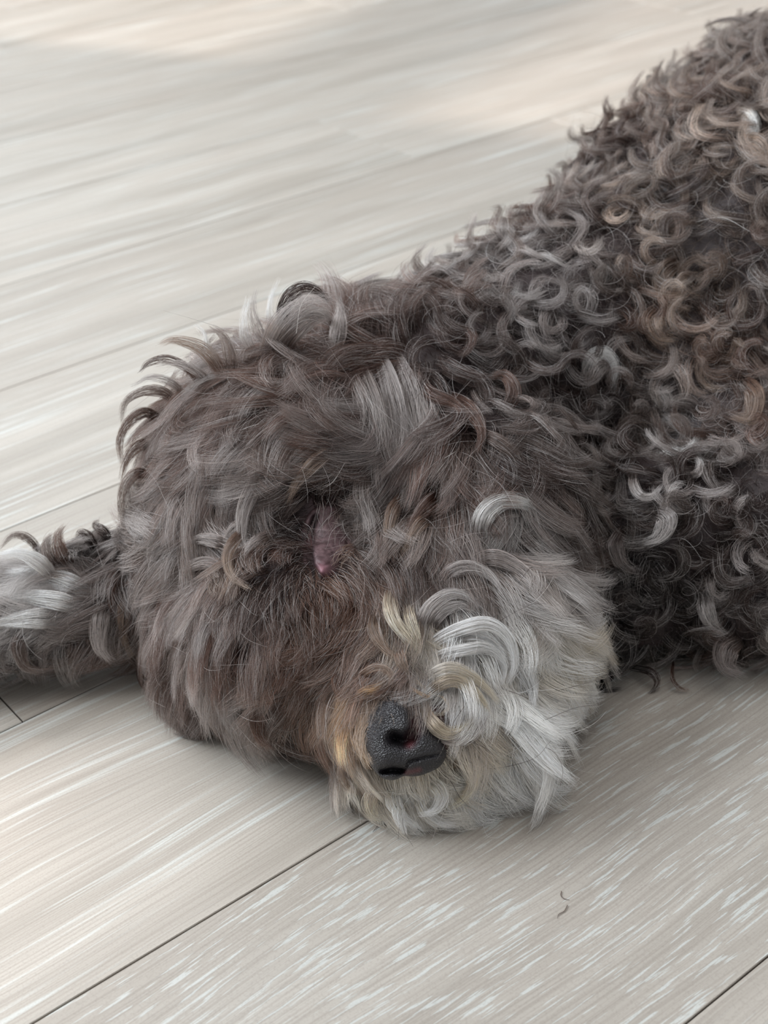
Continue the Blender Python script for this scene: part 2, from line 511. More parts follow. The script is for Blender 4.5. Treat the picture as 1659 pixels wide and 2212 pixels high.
# what the coat does over the body: place, lie of the hair, length mm, curl 0..1, root colour, tip colour, lift
GUIDES = [
    # crown and back of the head
    (840, 780, -1.0, 0.35, 26, .10, 'br', 'sg', .5), (760, 790, -1.0, 0.20, 26, .10, 'br', 'sg', .5),
    (830, 860, 0.05, 1.0, 34, .08, 'gr', 'sg', .35), (870, 950, -0.1, 1.0, 34, .08, 'gr', 'sg', .35),
    (720, 880, -1.0, 0.30, 26, .06, 'br', 'sg', .3), (640, 840, -1.0, 0.25, 24, .08, 'br', 'sg', .4),
    (760, 950, -.8, 0.45, 26, .06, 'br', 'sg', .3), (640, 960, -.7, 0.75, 28, .06, 'gb', 'sg', .25),
    (560, 900, -.7, 0.60, 24, .08, 'br', 'sg', .3), (560, 1030, -.45, 0.9, 26, .08, 'gb', 'sg', .25),
    (470, 860, -.65, 0.55, 24, .12, 'br', 'sg', .6), (420, 960, -.25, 0.95, 24, .08, 'br', 'sg', .4),
    (400, 1060, -.1, 1.0, 20, .06, 'gb', 'gr', .3), (480, 1130, -.1, 1.0, 22, .08, 'gb', 'sg', .3),
    (640, 720, -.4, -.9, 30, .10, 'gr', 'sg', .9), (700, 740, .2, -.6, 26, .25, 'br', 'sg', .8),
    (450, 790, -.5, -.85, 26, .15, 'gb', 'sg', .9), (360, 830, -1, -.25, 26, .25, 'br', 'gr', .9),
    (300, 900, -.6, .6, 18, .60, 'db', 'br', .7), (290, 980, -.1, 1, 18, .55, 'db', 'br', .7),
    # side of the head, left
    (345, 1120, -1, -.25, 22, .10, 'gb', 'sg', .5), (290, 1210, -.5, .8, 20, .35, 'db', 'gb', .6),
    (330, 1290, -.3, 1, 18, .20, 'db', 'gb', .5), (300, 1380, -.1, 1, 20, .20, 'br', 'gr', .5),
    (430, 1190, -.8, .1, 18, .10, 'gb', 'sg', .4), (430, 1250, -.85, .25, 18, .08, 'br', 'sg', .4),
    (540, 1200, .2, 1.0, 20, .25, 'br', 'tn', .4), (500, 1300, -.8, .4, 18, .06, 'br', 'sg', .4),
    (380, 1330, -.5, .8, 18, .06, 'br', 'gr', .4), (420, 1430, -.4, .9, 18, .08, 'br', 'gr', .4),
    (520, 1400, -.6, .75, 18, .06, 'br', 'gr', .4), (590, 1280, -.6, .5, 16, .06, 'db', 'br', .3),
    (655, 1170, -1, .2, 6, .10, 'bk', 'db', .35), (650, 1220, -.8, .6, 7, .10, 'bk', 'br', .35), (660, 1110, -1, -.1, 7, .10, 'bk', 'db', .35),
    (765, 1170, .9, .3, 9, .10, 'db', 'br', .3), (715, 1070, .3, -.8, 8, .10, 'bk', 'br', .3), (715, 1265, .2, .9, 8, .10, 'rb', 'br', .3),
    (620, 1200, -.5, .6, 10, .10, 'db', 'br', .3), (640, 1090, -.3, .9, 10, .10, 'db', 'br', .3),
    (560, 1470, -.3, 1, 22, .10, 'gb', 'sg', .4), (500, 1500, .0, 1, 22, .12, 'gb', 'sg', .5),
    (580, 1570, .6, .7, 20, .12, 'db', 'br', .5), (450, 1500, .2, 1, 18, .10, 'br', 'gr', .5),
    # bridge of the muzzle
    (640, 1400, -.8, .3, 16, .06, 'br', 'rb', .35), (660, 1480, -.8, .35, 16, .06, 'br', 'rb', .35),
    (720, 1400, -.6, .6, 14, .05, 'rb', 'br', .3), (700, 1550, -.5, .8, 18, .06, 'br', 'rb', .4),
    (740, 1320, -.5, .6, 12, .06, 'rb', 'rb', .3), (700, 1290, -.3, .7, 9, .06, 'rb', 'br', .3),
    (770, 1500, -.1, 1, 14, .12, 'rb', 'gd', .4), (770, 1580, -.05, 1, 14, .12, 'rb', 'gd', .4),
    (770, 1640, .3, .8, 12, .25, 'tn', 'cr', .3), (700, 1620, .2, 1, 13, .12, 'br', 'rb', .5),
    (780, 1250, .3, .9, 16, .10, 'br', 'rb', .3), (800, 1350, .1, 1, 20, .12, 'br', 'rb', .4),
    (870, 1330, .25, 1, 26, .12, 'br', 'cr', .45), (800, 1430, -.3, .8, 14, .15, 'br', 'rb', .4),
    (860, 1430, .1, 1, 14, .20, 'br', 'rb', .4),
    # cheek, between eye and chest
    (790, 1100, .05, 1, 24, .10, 'gb', 'lg', .35), (820, 1180, .4, .9, 22, .12, 'db', 'rb', .35),
    (900, 1080, -.5, .8, 24, .15, 'db', 'tn', .4), (880, 1190, .5, .6, 22, .12, 'db', 'br', .4),
    (960, 1060, .9, .2, 24, .08, 'br', 'db', .4), (930, 960, .6, .8, 24, .12, 'br', 'gb', .4),
    (980, 1160, .6, .7, 22, .08, 'db', 'br', .4), (950, 1240, .8, .3, 22, .10, 'br', 'gb', .4),
    (1020, 1230, .8, .5, 22, .08, 'br', 'gb', .4), (1080, 1120, .1, 1, 22, .30, 'gr', 'wh', .5),
    (1060, 1200, .6, .6, 20, .20, 'gb', 'lg', .4), (1150, 1180, .7, .6, 22, .20, 'gb', 'lg', .4),
    (1180, 1260, .6, .8, 22, .15, 'gr', 'lg', .4), (1120, 1280, .5, .9, 20, .12, 'gb', 'lg', .4),
    # moustache and beard
    (980, 1310, .3, .9, 24, .22, 'gr', 'wh', .5), (1050, 1330, .9, .5, 24, .30, 'lg', 'wh', .5),
    (950, 1400, .1, 1, 24, .25, 'lg', 'wh', .5), (1080, 1400, .3, 1, 22, .18, 'cr', 'wh', .4),
    (1140, 1350, .6, .8, 24, .15, 'cr', 'wh', .4), (1200, 1350, .8, .6, 22, .12, 'cr', 'wh', .4),
    (1240, 1400, .9, .5, 20, .10, 'cr', 'wh', .4), (1150, 1450, .3, .95, 22, .10, 'cr', 'wh', .35),
    (980, 1480, .4, .9, 20, .30, 'lg', 'wh', .45), (1000, 1540, .3, .9, 18, .30, 'tn', 'cr', .4),
    (1070, 1520, .3, .95, 18, .15, 'wh', 'wh', .3), (1120, 1550, .25, 1, 24, .08, 'wh', 'wh', .35),
    (1080, 1620, .1, 1, 26, .08, 'wh', 'wh', .35), (1190, 1480, .5, .9, 22, .08, 'wh', 'wh', .35),
    (990, 1640, .5, .9, 20, .25, 'cr', 'cr', .4), (930, 1660, .2, 1, 20, .22, 'cr', 'wh', .35),
    (860, 1680, .1, 1, 18, .22, 'cr', 'wh', .35), (790, 1670, .2, 1, 14, .25, 'cr', 'wh', .3),
    (1020, 1665, .1, 1, 28, .12, 'wh', 'wh', .4),
    # behind the jaw: dark locks
    (1000, 900, .7, .8, 24, .45, 'db', 'br', .6), (1080, 980, .6, .8, 24, .40, 'db', 'br', .6),
    (1170, 1040, .4, .9, 24, .35, 'db', 'gb', .6), (1230, 1130, .2, 1, 22, .35, 'db', 'gb', .6),
    (930, 820, .6, .8, 22, .55, 'db', 'br', .7), (1270, 1250, .1, 1, 20, .8, 'bk', 'gb', .6),
    # neck, shoulder and back: tight curls
    (880, 720, -.3, -.5, 18, .75, 'db', 'br', .9), (960, 660, -.4, -.6, 18, .8, 'br', 'gb', .9),
    (1020, 760, .2, .5, 20, 1, 'db', 'sg', .8), (1080, 600, -.3, .5, 20, 1, 'gb', 'lg', .8),
    (1150, 480, -.5, .3, 20, 1, 'br', 'sg', .8), (1250, 380, -.6, .2, 20, .9, 'db', 'br', .8),
    (1350, 300, -.6, .3, 20, .9, 'db', 'br', .8), (1500, 220, -.6, .4, 22, .9, 'br', 'tn', .8),
    (1640, 180, -.6, .5, 22, .9, 'gb', 'tn', .8), (1180, 620, -.4, .8, 20, 1, 'gr', 'lg', .8),
    (1230, 720, -.3, .9, 20, 1, 'db', 'sg', .8), (1400, 450, -.8, .4, 22, .8, 'db', 'tn', .7),
    (1550, 420, -.8, .4, 22, .8, 'db', 'tn', .7), (1450, 600, -.7, .6, 22, .85, 'db', 'tn', .7),
    (1600, 620, -.6, .7, 22, .85, 'db', 'tn', .7), (1380, 700, -.5, .7, 22, .9, 'br', 'tn', .7),
    (1550, 760, -.4, .8, 22, 1, 'br', 'tn', .7), (1300, 850, -.2, .9, 22, 1, 'db', 'sg', .8),
    (1180, 870, .3, .8, 20, 1, 'db', 'sg', .8), (1420, 900, .0, .9, 20, 1, 'gb', 'lg', .8),
    (1600, 900, -.1, 1, 20, 1, 'br', 'sg', .8), (1350, 1050, .1, 1, 22, 1, 'db', 'sg', .8),
    (1500, 1050, .0, 1, 20, 1, 'db', 'sg', .8), (1640, 1080, .0, 1, 20, 1, 'db', 'sg', .8),
    (1380, 1200, .0, 1, 22, 1, 'bk', 'sg', .8), (1520, 1200, .0, 1, 22, 1, 'db', 'sg', .8),
    (1640, 1250, .0, 1, 22, 1, 'db', 'sg', .8), (1450, 1330, .0, 1, 20, .9, 'bk', 'gb', .7),
    (1360, 1340, .0, 1, 20, .8, 'bk', 'db', .6), (1600, 1350, .0, 1, 22, .8, 'db', 'gb', .6),
    # foreleg
    (60, 1240, -.9, -.1, 20, .10, 'lg', 'wh', .4), (120, 1280, -1, .1, 22, .08, 'lg', 'wh', .35),
    (60, 1330, -1, .1, 22, .08, 'lg', 'wh', .35), (200, 1270, -.6, -.3, 18, .35, 'gb', 'lg', .6),
    (120, 1200, .1, -1, 18, .45, 'db', 'gb', .9), (200, 1180, .2, -1, 18, .45, 'db', 'gb', .9),
    (60, 1410, -.1, 1, 16, .75, 'db', 'gb', .8), (150, 1410, -.1, 1, 16, .75, 'db', 'gb', .8),
    (230, 1390, -.1, 1, 18, .5, 'br', 'gb', .7), (20, 1390, -.1, 1, 16, .75, 'db', 'gr', .8),
]
gp, gd_, gl, gc, gr_, gt, gf = [], [], [], [], [], [], []
for px, py, dx, dy, L, curl, c0, c1, lift in GUIDES:
    h = cast(px, py)
    if h is None:
        # just off the outline: take the nearest skin
        d0 = ray(px, py)
        best = None
        for dd in np.linspace(0.30, 0.95, 60):
            q, n, i, ds = BVH.find_nearest(Vector(CAM + d0 * dd))
            if best is None or ds < best[2]:
                best = (np.array(q), np.array(n), ds)
        h = best
    P, N = h[0], h[1]
    D = dx * RIGHT - dy * UP
    D = D - N * (D @ N)
    gp.append(P); gd_.append(nrm(D)); gl.append(L); gc.append(curl)
    gr_.append(PAL[c0]); gt.append(PAL[c1]); gf.append(lift)
gp, gd_, gl, gc = map(np.array, (gp, gd_, gl, gc))
gr_, gt, gf = map(np.array, (gr_, gt, gf))


def field(P, N, power=3.0):
    w = 1.0 / ((((P[:, None, :] - gp[None]) ** 2).sum(-1) + 1.2e-5) ** (power / 2))
    w /= w.sum(1, keepdims=True)
    D = w @ gd_
    D -= N * (D * N).sum(1, keepdims=True)
    return nrm(D), w @ gl, w @ gc, w @ gr_, w @ gt, w @ gf


AREA = 0.5 * np.linalg.norm(np.cross(VC[TRI[:, 1]] - VC[TRI[:, 0]], VC[TRI[:, 2]] - VC[TRI[:, 0]]), axis=1)
TC = VC[TRI].mean(1)
TN = nrm(VN[TRI].mean(1))
_tx, _ty, _tz = project(TC)
facing = (TN * nrm(CAM - TC)).sum(1)
DENS = np.where(facing > -0.35, 1.0, 0.25)
out = (_tx < -150) | (_tx > W_PX + 160) | (_ty < -160)
DENS = np.where(out, 0.5 * DENS, DENS)
DENS = np.where((_tx > W_PX + 1100) | (_ty < -700), 0.25, DENS)
DENS = np.where((TC[:, 2] < 0.004) & (TN[:, 2] < -0.5), 0.0, DENS)
DENS = np.where(TN[:, 2] < -0.85, 0.0, DENS)
# the foreleg sits inside the head where both meet: keep everything outside the joined surface only (it is one surface)
BARE = []       # centres and radii with hardly any hair: eye, nose, lips
for px, py, rad in ((672, 1150, .0040), (680, 1210, .0040), (712, 1165, .0050), (700, 1175, .0055), (697, 1210, .0050), (705, 1140, .0050), (690, 1190, .0045)):
    h = cast(px, py)
    BARE.append((h[0], rad * HK))
for px, py, rad in ((862, 1600, .0100), (920, 1600, .0075), (880, 1540, .0085), (830, 1640, .0070), (900, 1530, .0075),
                    (925, 1560, .0060), (1045, 1560, .0038), (1035, 1590, .0038)):
    h = cast(px, py)
    BARE.append((h[0], rad * HK))


def sample(n, dens):
    p = AREA * dens
    idx = rng.choice(len(p), n, p=p / p.sum())
    r1, r2 = np.sqrt(rng.random(n)), rng.random(n)
    w = np.stack([1 - r1, r1 * (1 - r2), r1 * r2], 1)
    P = (VC[TRI[idx]] * w[..., None]).sum(1)
    N = nrm((VN[TRI[idx]] * w[..., None]).sum(1))
    keep = np.ones(n, bool)
    for c, r in BARE:
        keep &= np.linalg.norm(P - c, axis=1) > r
    return P[keep], N[keep]


K = 13


def rotate(v, ax, ang):
    c, s = np.cos(ang)[:, None], np.sin(ang)[:, None]
    return v * c + np.cross(ax, v) * s + ax * (ax * v).sum(1, keepdims=True) * (1 - c)


def trace(P, N, D, L, curl, turn, sgn, lift, tilt, keep_rise, rad_mm):
    """centre lines (n,K,3): leave the skin, then bend; tight turns where the coat curls"""
    n = len(P)
    B = nrm(np.cross(N, D))
    d = nrm(D * np.cos(lift)[:, None] + N * np.sin(lift)[:, None])
    ax = nrm(N * (sgn * np.cos(tilt))[:, None] + B * np.sin(tilt)[:, None])
    pts = np.empty((n, K, 3))
    pts[:, 0] = P
    ds = L / (K - 1)
    pos = P.copy()
    for k in range(1, K):
        t = k / (K - 1)
        ang = turn * ds
        d = rotate(d, ax, ang * (0.35 + 1.0 * min(1, t * 2.0)))
        up = (d * N).sum(1, keepdims=True)
        d = nrm(d - N * (up * (1 - keep_rise[:, None])))
        # stay above the skin
        hgt = ((pos - P) * N).sum(1, keepdims=True)
        d = nrm(d + N * np.clip((0.0022 - hgt) / 0.0022, 0, 1) * 0.28 * (t < 0.9))
        pos = pos + d * ds[:, None]
        pos[:, 2] = np.maximum(pos[:, 2], 0.0006)
        pts[:, k] = pos
    return pts


def disc(n):
    a, r = rng.random(n) * 2 * np.pi, np.sqrt(rng.random(n))
    return np.cos(a) * r, np.sin(a) * r


_cc = rng.uniform([-0.25, 0.25, 0.0], [0.35, 0.9, 0.18], (900, 3))
_cv = rng.normal(0, 1, (900, 3))


def patch_noise(P, size=0.020):
    o = np.empty((len(P), 3))
    for i in range(0, len(P), 4000):
        w = np.exp(-((P[i:i + 4000, None] - _cc[None]) ** 2).sum(-1) / (2 * size ** 2)) + 1e-9
        o[i:i + 4000] = (w @ _cv) / np.sqrt((w * w).sum(1, keepdims=True))
    return np.clip(o, -2, 2)


def make_locks(P, N, m, radius, spread_tip=0.35, jitter=0.18, light=0.36, wild=0.10, lenmul=1.0, roan=0.19, dirjit=0.14):
    """m hairs gathered into one lock per seed; returns positions, colours, radii, and a region code"""
    n = len(P)
    D, L, curl, c0, c1, lift = field(P, N)
    pn = patch_noise(P)
    a = rng.normal(0, 1, n) * (dirjit + 1.3 * curl ** 2) + pn[:, 0] * 0.25
    D = rotate(D, N, a)
    L = L * 0.001 * lenmul * rng.uniform(0.72, 1.18, n)
    # radius of the curl: wavy hair ~ 25 mm, curls ~ 3.5 mm
    rc = np.exp(np.log(0.030) * (1 - curl) + np.log(0.0048) * curl) * rng.uniform(0.65, 1.8, n)
    turn = 1.0 / rc
    sgn = np.where(rng.random(n) < np.where(curl > .3, .5, .12), -1.0, 1.0) * np.where(pn[:, 1] > 0, 1.0, -1.0)
    tilt = rng.uniform(0.1, 1.25, n)
    liftang = np.clip(lift + rng.normal(0, .15, n), .15, 1.3)
    rise = np.clip(0.80 + 0.12 * curl + rng.normal(0, .03, n), .6, .97)
    bright = rng.normal(0, .8, n) + pn[:, 2] * 0.6
    cen = trace(P, N, D, L, curl, turn, sgn, liftang, tilt, rise, rc)
    rep = np.repeat(np.arange(n), m)
    M = len(rep)
    B = np.cross(N, D)
    ox, oy = disc(M)
    R = radius * rng.uniform(0.7, 1.3, n)[rep]
    off = D[rep] * (ox * R)[:, None] + B[rep] * (oy * R)[:, None]
    j = 1 + rng.normal(0, jitter, M)
    hair = trace(P[rep] + off, N[rep], nrm(D[rep] + rng.normal(0, wild, (M, 3))), L[rep] * rng.uniform(0.7, 1.08, M), curl[rep],
                 turn[rep] * j, sgn[rep], np.clip(liftang[rep] + rng.normal(0, .08, M), .1, 1.4), tilt[rep] + rng.normal(0, .1, M), rise[rep], None)
    t = np.linspace(0, 1, K)[None, :, None]
    own = cen[rep] + off[:, None, :] * (1 - (1 - spread_tip) * t ** 1.0)
    stray = (rng.random(M) < 0.10)[:, None, None]
    clump = np.where(stray, 0.12, 0.76) * np.clip(t * 1.6, 0, 1)
    hair = hair * (1 - clump) + own * clump
    # fine crimp
    ph = rng.random((M, 1, 3)) * 6.28
    hair = hair + np.sin(t * rng.uniform(5, 12, (M, 1, 1)) + ph) * (0.00035 * t)
    hair[:, :, 2] = np.maximum(hair[:, :, 2], 0.0005)
    # hair colour: darker root with gap shade included, sun-bleached tip, some locks paler, some white hairs
    mix = np.clip(0.52 + 0.55 * bright, 0, 1.35)[rep][:, None, None] * np.clip(0.05 + 1.15 * t, 0, 1)
    col = c0[rep][:, None, :] * (1 - mix) + c1[rep][:, None, :] * mix
    gap_shade = 0.48 + 0.47 * np.clip(c0.mean(1) * 2.0, 0, 1)[rep][:, None, None]  # shade of the gaps between locks, multiplied into the root colour
    col = col * (gap_shade + (1 - gap_shade) * np.clip(t * 2.2, 0, 1))
    calm = 1 - 0.8 * np.clip(c0.mean(1) * 2, 0, 1)
    col = col * np.exp(rng.normal(0, light, M) * calm[rep])[:, None, None] * np.exp(rng.normal(0, 0.30, n) * calm)[rep][:, None, None]
    white = (rng.random(M) < roan)[:, None, None]
    col = np.where(white, col * 0.35 + PAL['lg'] * 0.65, col)
    rad = 0.000052 * np.exp(rng.normal(0, .18, M))[:, None] * np.array([1.0 - 0.80 * x ** 2.2 for x in np.linspace(0, 1, K)])[None]
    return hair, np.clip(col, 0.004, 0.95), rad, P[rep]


def hair_material(name, rough=0.30, rad_rough=0.38, coat=0.0):
    m, nt, out = new_mat(name)
    a = node(nt, 'ShaderNodeAttribute', attribute_name='hair_color')
    h = nt.nodes.new('ShaderNodeBsdfHairPrincipled')
    h.model = 'CHIANG'
    h.parametrization = 'COLOR'
    nt.links.new(a.outputs['Color'], h.inputs['Color'])
    h.inputs['Roughness'].default_value = rough
    h.inputs['Radial Roughness'].default_value = rad_rough
    h.inputs['Coat'].default_value = coat
    h.inputs['IOR'].default_value = 1.55
    d = node(nt, 'ShaderNodeBsdfDiffuse')
    nt.links.new(a.outputs['Color'], d.inputs['Color'])
    mx = nt.nodes.new('ShaderNodeMixShader')
    mx.inputs[0].default_value = 0.45
    nt.links.new(d.outputs[0], mx.inputs[1])
    nt.links.new(h.outputs[0], mx.inputs[2])
    nt.links.new(mx.outputs[0], out.inputs[0])
    return m


HAIR = hair_material('dog_hair')


def hair_object(name, parts, parent, label=None):
    pos = np.concatenate([p[0] for p in parts]).astype(np.float32)
    col = np.concatenate([p[1] for p in parts]).astype(np.float32)
    rad = np.concatenate([p[2] for p in parts]).astype(np.float32)
    n = len(pos)
    cv = bpy.data.hair_curves.new(name)
    cv.add_curves([K] * n)
    cv.attributes['position'].data.foreach_set('vector', pos.ravel())
    ra = cv.attributes.get('radius') or cv.attributes.new('radius', 'FLOAT', 'POINT')
    ra.data.foreach_set('value', rad.ravel())
    ca = cv.attributes.new('hair_color', 'FLOAT_COLOR', 'POINT')
    c4 = np.ones((n * K, 4), np.float32)
    c4[:, :3] = col.reshape(-1, 3)
    ca.data.foreach_set('color', c4.ravel())
    cv.materials.append(HAIR)
    o = link(name, cv, parent)
    if label:
        o['label'] = label
    print('HAIR', name, n)
    return o


def region(R):
    """0 head, 1 body, 2 foreleg, 3 beard"""
    px, py, pz = project(R)
    code = np.ones(len(R), int)
    hc = at(700, 1150, 0.462 * HK)
    head = (np.linalg.norm(R - hc, axis=1) < 0.078 * HK) | (np.linalg.norm(R - at(960, 1430, .43 * HK), axis=1) < 0.055 * HK)
    head &= ~((px > 900) & (py < 900))
    code[head] = 0
    leg = (R[:, 0] < -0.06) & (R[:, 2] < 0.047) & (px < 330)
    code[leg] = 2
    beard = head & (px + 0.35 * (py - 1300) > 930) & (py > 1250)
    code[beard] = 3
    return code


groups = {0: [], 1: [], 2: [], 3: [], 4: []}


def add(res):
    code = region(res[3])
    for c in groups:
        s = code == c
        if s.any():
            groups[c].append((res[0][s], res[1][s], res[2][s]))


CR = region(TC)
Q = 1.0
# locks
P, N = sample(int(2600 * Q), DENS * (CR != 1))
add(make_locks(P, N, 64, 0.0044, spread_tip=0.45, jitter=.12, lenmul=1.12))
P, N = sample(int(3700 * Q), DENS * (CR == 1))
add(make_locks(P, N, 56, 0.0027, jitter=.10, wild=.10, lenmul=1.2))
# undercoat, its colour darkened to put shade between the locks
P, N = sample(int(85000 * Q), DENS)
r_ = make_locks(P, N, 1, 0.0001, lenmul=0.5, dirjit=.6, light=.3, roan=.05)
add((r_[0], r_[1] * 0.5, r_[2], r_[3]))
# flyaway hairs
P, N = sample(int(7000 * Q), DENS * np.where(CR == 1, .5, 1.0))
add(make_locks(P, N, 1, 0.0001, lenmul=1.25, dirjit=.8, roan=.5))


# locks one can pick out in the photograph: course over the coat, width mm, hairs, colours, height above the skin mm
def course(pts, lift):
    pts = np.array(pts, float)
    dist = []
    for px, py in pts:
        h = cast(px, py)
        dist.append(h[2] if h else np.nan)
    dist = np.array(dist)
    ok = ~np.isnan(dist)
    if not ok.any():
        d0 = ray(pts[0, 0], pts[0, 1])
        dd = min(np.linspace(0.30, 0.95, 80), key=lambda v: BVH.find_nearest(Vector(CAM + d0 * v))[3])
        dist[:] = dd
        ok[:] = True
    # where the course leaves the outline keep the depth it had
    last = dist[ok][0]
    for i in range(len(dist)):
        if ok[i]:
            last = dist[i]
        else:
            dist[i] = last
    if len(dist) > 3:
        sm = dist.copy()
        sm[1:-1] = (dist[:-2] + 2 * dist[1:-1] + dist[2:]) / 4
        dist = sm
    n = len(pts)
    t = np.linspace(0, 1, n)
    tt = np.linspace(0, 1, K)
    # smooth curve through the points
    def cat(y):
        yy = np.concatenate([[2 * y[0] - y[1]], y, [2 * y[-1] - y[-2]]])
        o = []
        for u in tt * (n - 1):
            i = min(int(u), n - 2)
            f = u - i
            a, b, c, d = yy[i:i + 4]
            o.append(0.5 * (2 * b + (c - a) * f + (2 * a - 5 * b + 4 * c - d) * f * f + (3 * b - a - 3 * c + d) * f ** 3))
        return np.array(o)
    X, Y, Dp = cat(pts[:, 0]), cat(pts[:, 1]), np.interp(tt, t, dist)
    prof = np.clip(tt * 3.0, 0, 1) * (1 - 0.35 * np.clip(tt * 2 - 1, 0, 1))
    lf = np.where(tt < 0.05, -0.001, lift * 0.0013 * prof)
    C3 = np.array([at(x, y, d - l) for x, y, d, l in zip(X, Y, Dp, lf)])
    C3[:, 2] = np.maximum(C3[:, 2], 0.0006)
    return C3


def hero(pts, width, n, c0, c1, lift=6.0, tip=0.3, roan=0.14, shade=0.32, thick=1.0, fan=0.0):
    width *= 1.10
    C3 = course(pts, lift)
    T = nrm(np.gradient(C3, axis=0))
    V = nrm(CAM - C3)
    S_ = nrm(np.cross(T, V))
    t = np.linspace(0, 1, K)
    prof = (0.55 + 0.45 * np.sin(np.pi * np.clip(t * 1.1, 0, 1))) * (1 - (1 - tip) * np.clip(t * 1.6 - 0.6, 0, 1))
    u = rng.uniform(-1, 1, n)
    v = rng.uniform(-1, 1, n) * np.sqrt(1 - u * u * .8)
    w = width * 0.0005
    endt = rng.uniform(0.78, 1.04, n)
    q = np.clip(t[None] * endt[:, None], 0, 1.0)
    ii = q * (K - 1)
    i0 = np.clip(ii.astype(int), 0, K - 2)
    f = (ii - i0)[..., None]
    def g(A):
        return A[i0] * (1 - f) + A[i0 + 1] * f
    pr = (prof[i0] * (1 - f[..., 0]) + prof[i0 + 1] * f[..., 0])
    pos = g(C3) + g(S_) * (u[:, None] * pr * w)[..., None] + g(V) * (v[:, None] * pr * w * 0.55)[..., None]
    # each hair wanders a little, more towards the tip
    drift = rng.normal(0, 1, (n, 1, 3)) * (0.10 + fan) * w * 2
    pos = pos + drift * (t[None, :, None] ** 2)
    ph = rng.random((n, 1, 3)) * 6.28
    pos = pos + np.sin(t[None, :, None] * rng.uniform(4, 10, (n, 1, 1)) + ph) * (0.00022 + 0.0002 * t[None, :, None])
    pos[:, :, 2] = np.maximum(pos[:, :, 2], 0.0005)
    a, b = PAL[c0], PAL[c1]
    mx = np.clip(t * 1.5 - 0.05 + rng.normal(0, .15, (n, 1)), 0, 1)[..., None]
    col = (a * (1 - mx) + b * mx) * np.exp(rng.normal(0, shade, (n, 1, 1)))
    wht = (rng.random(n) < roan)[:, None, None]
    col = np.where(wht, col * .4 + PAL['lg'] * .6, col)
    rad = thick * 0.000055 * np.exp(rng.normal(0, .15, (n, 1))) * (1 - 0.8 * t ** 2.2)[None]
    anchor = np.repeat(C3[:1], n, 0)
    return pos, np.clip(col, .004, .95), np.repeat(rad, 1, 0), anchor


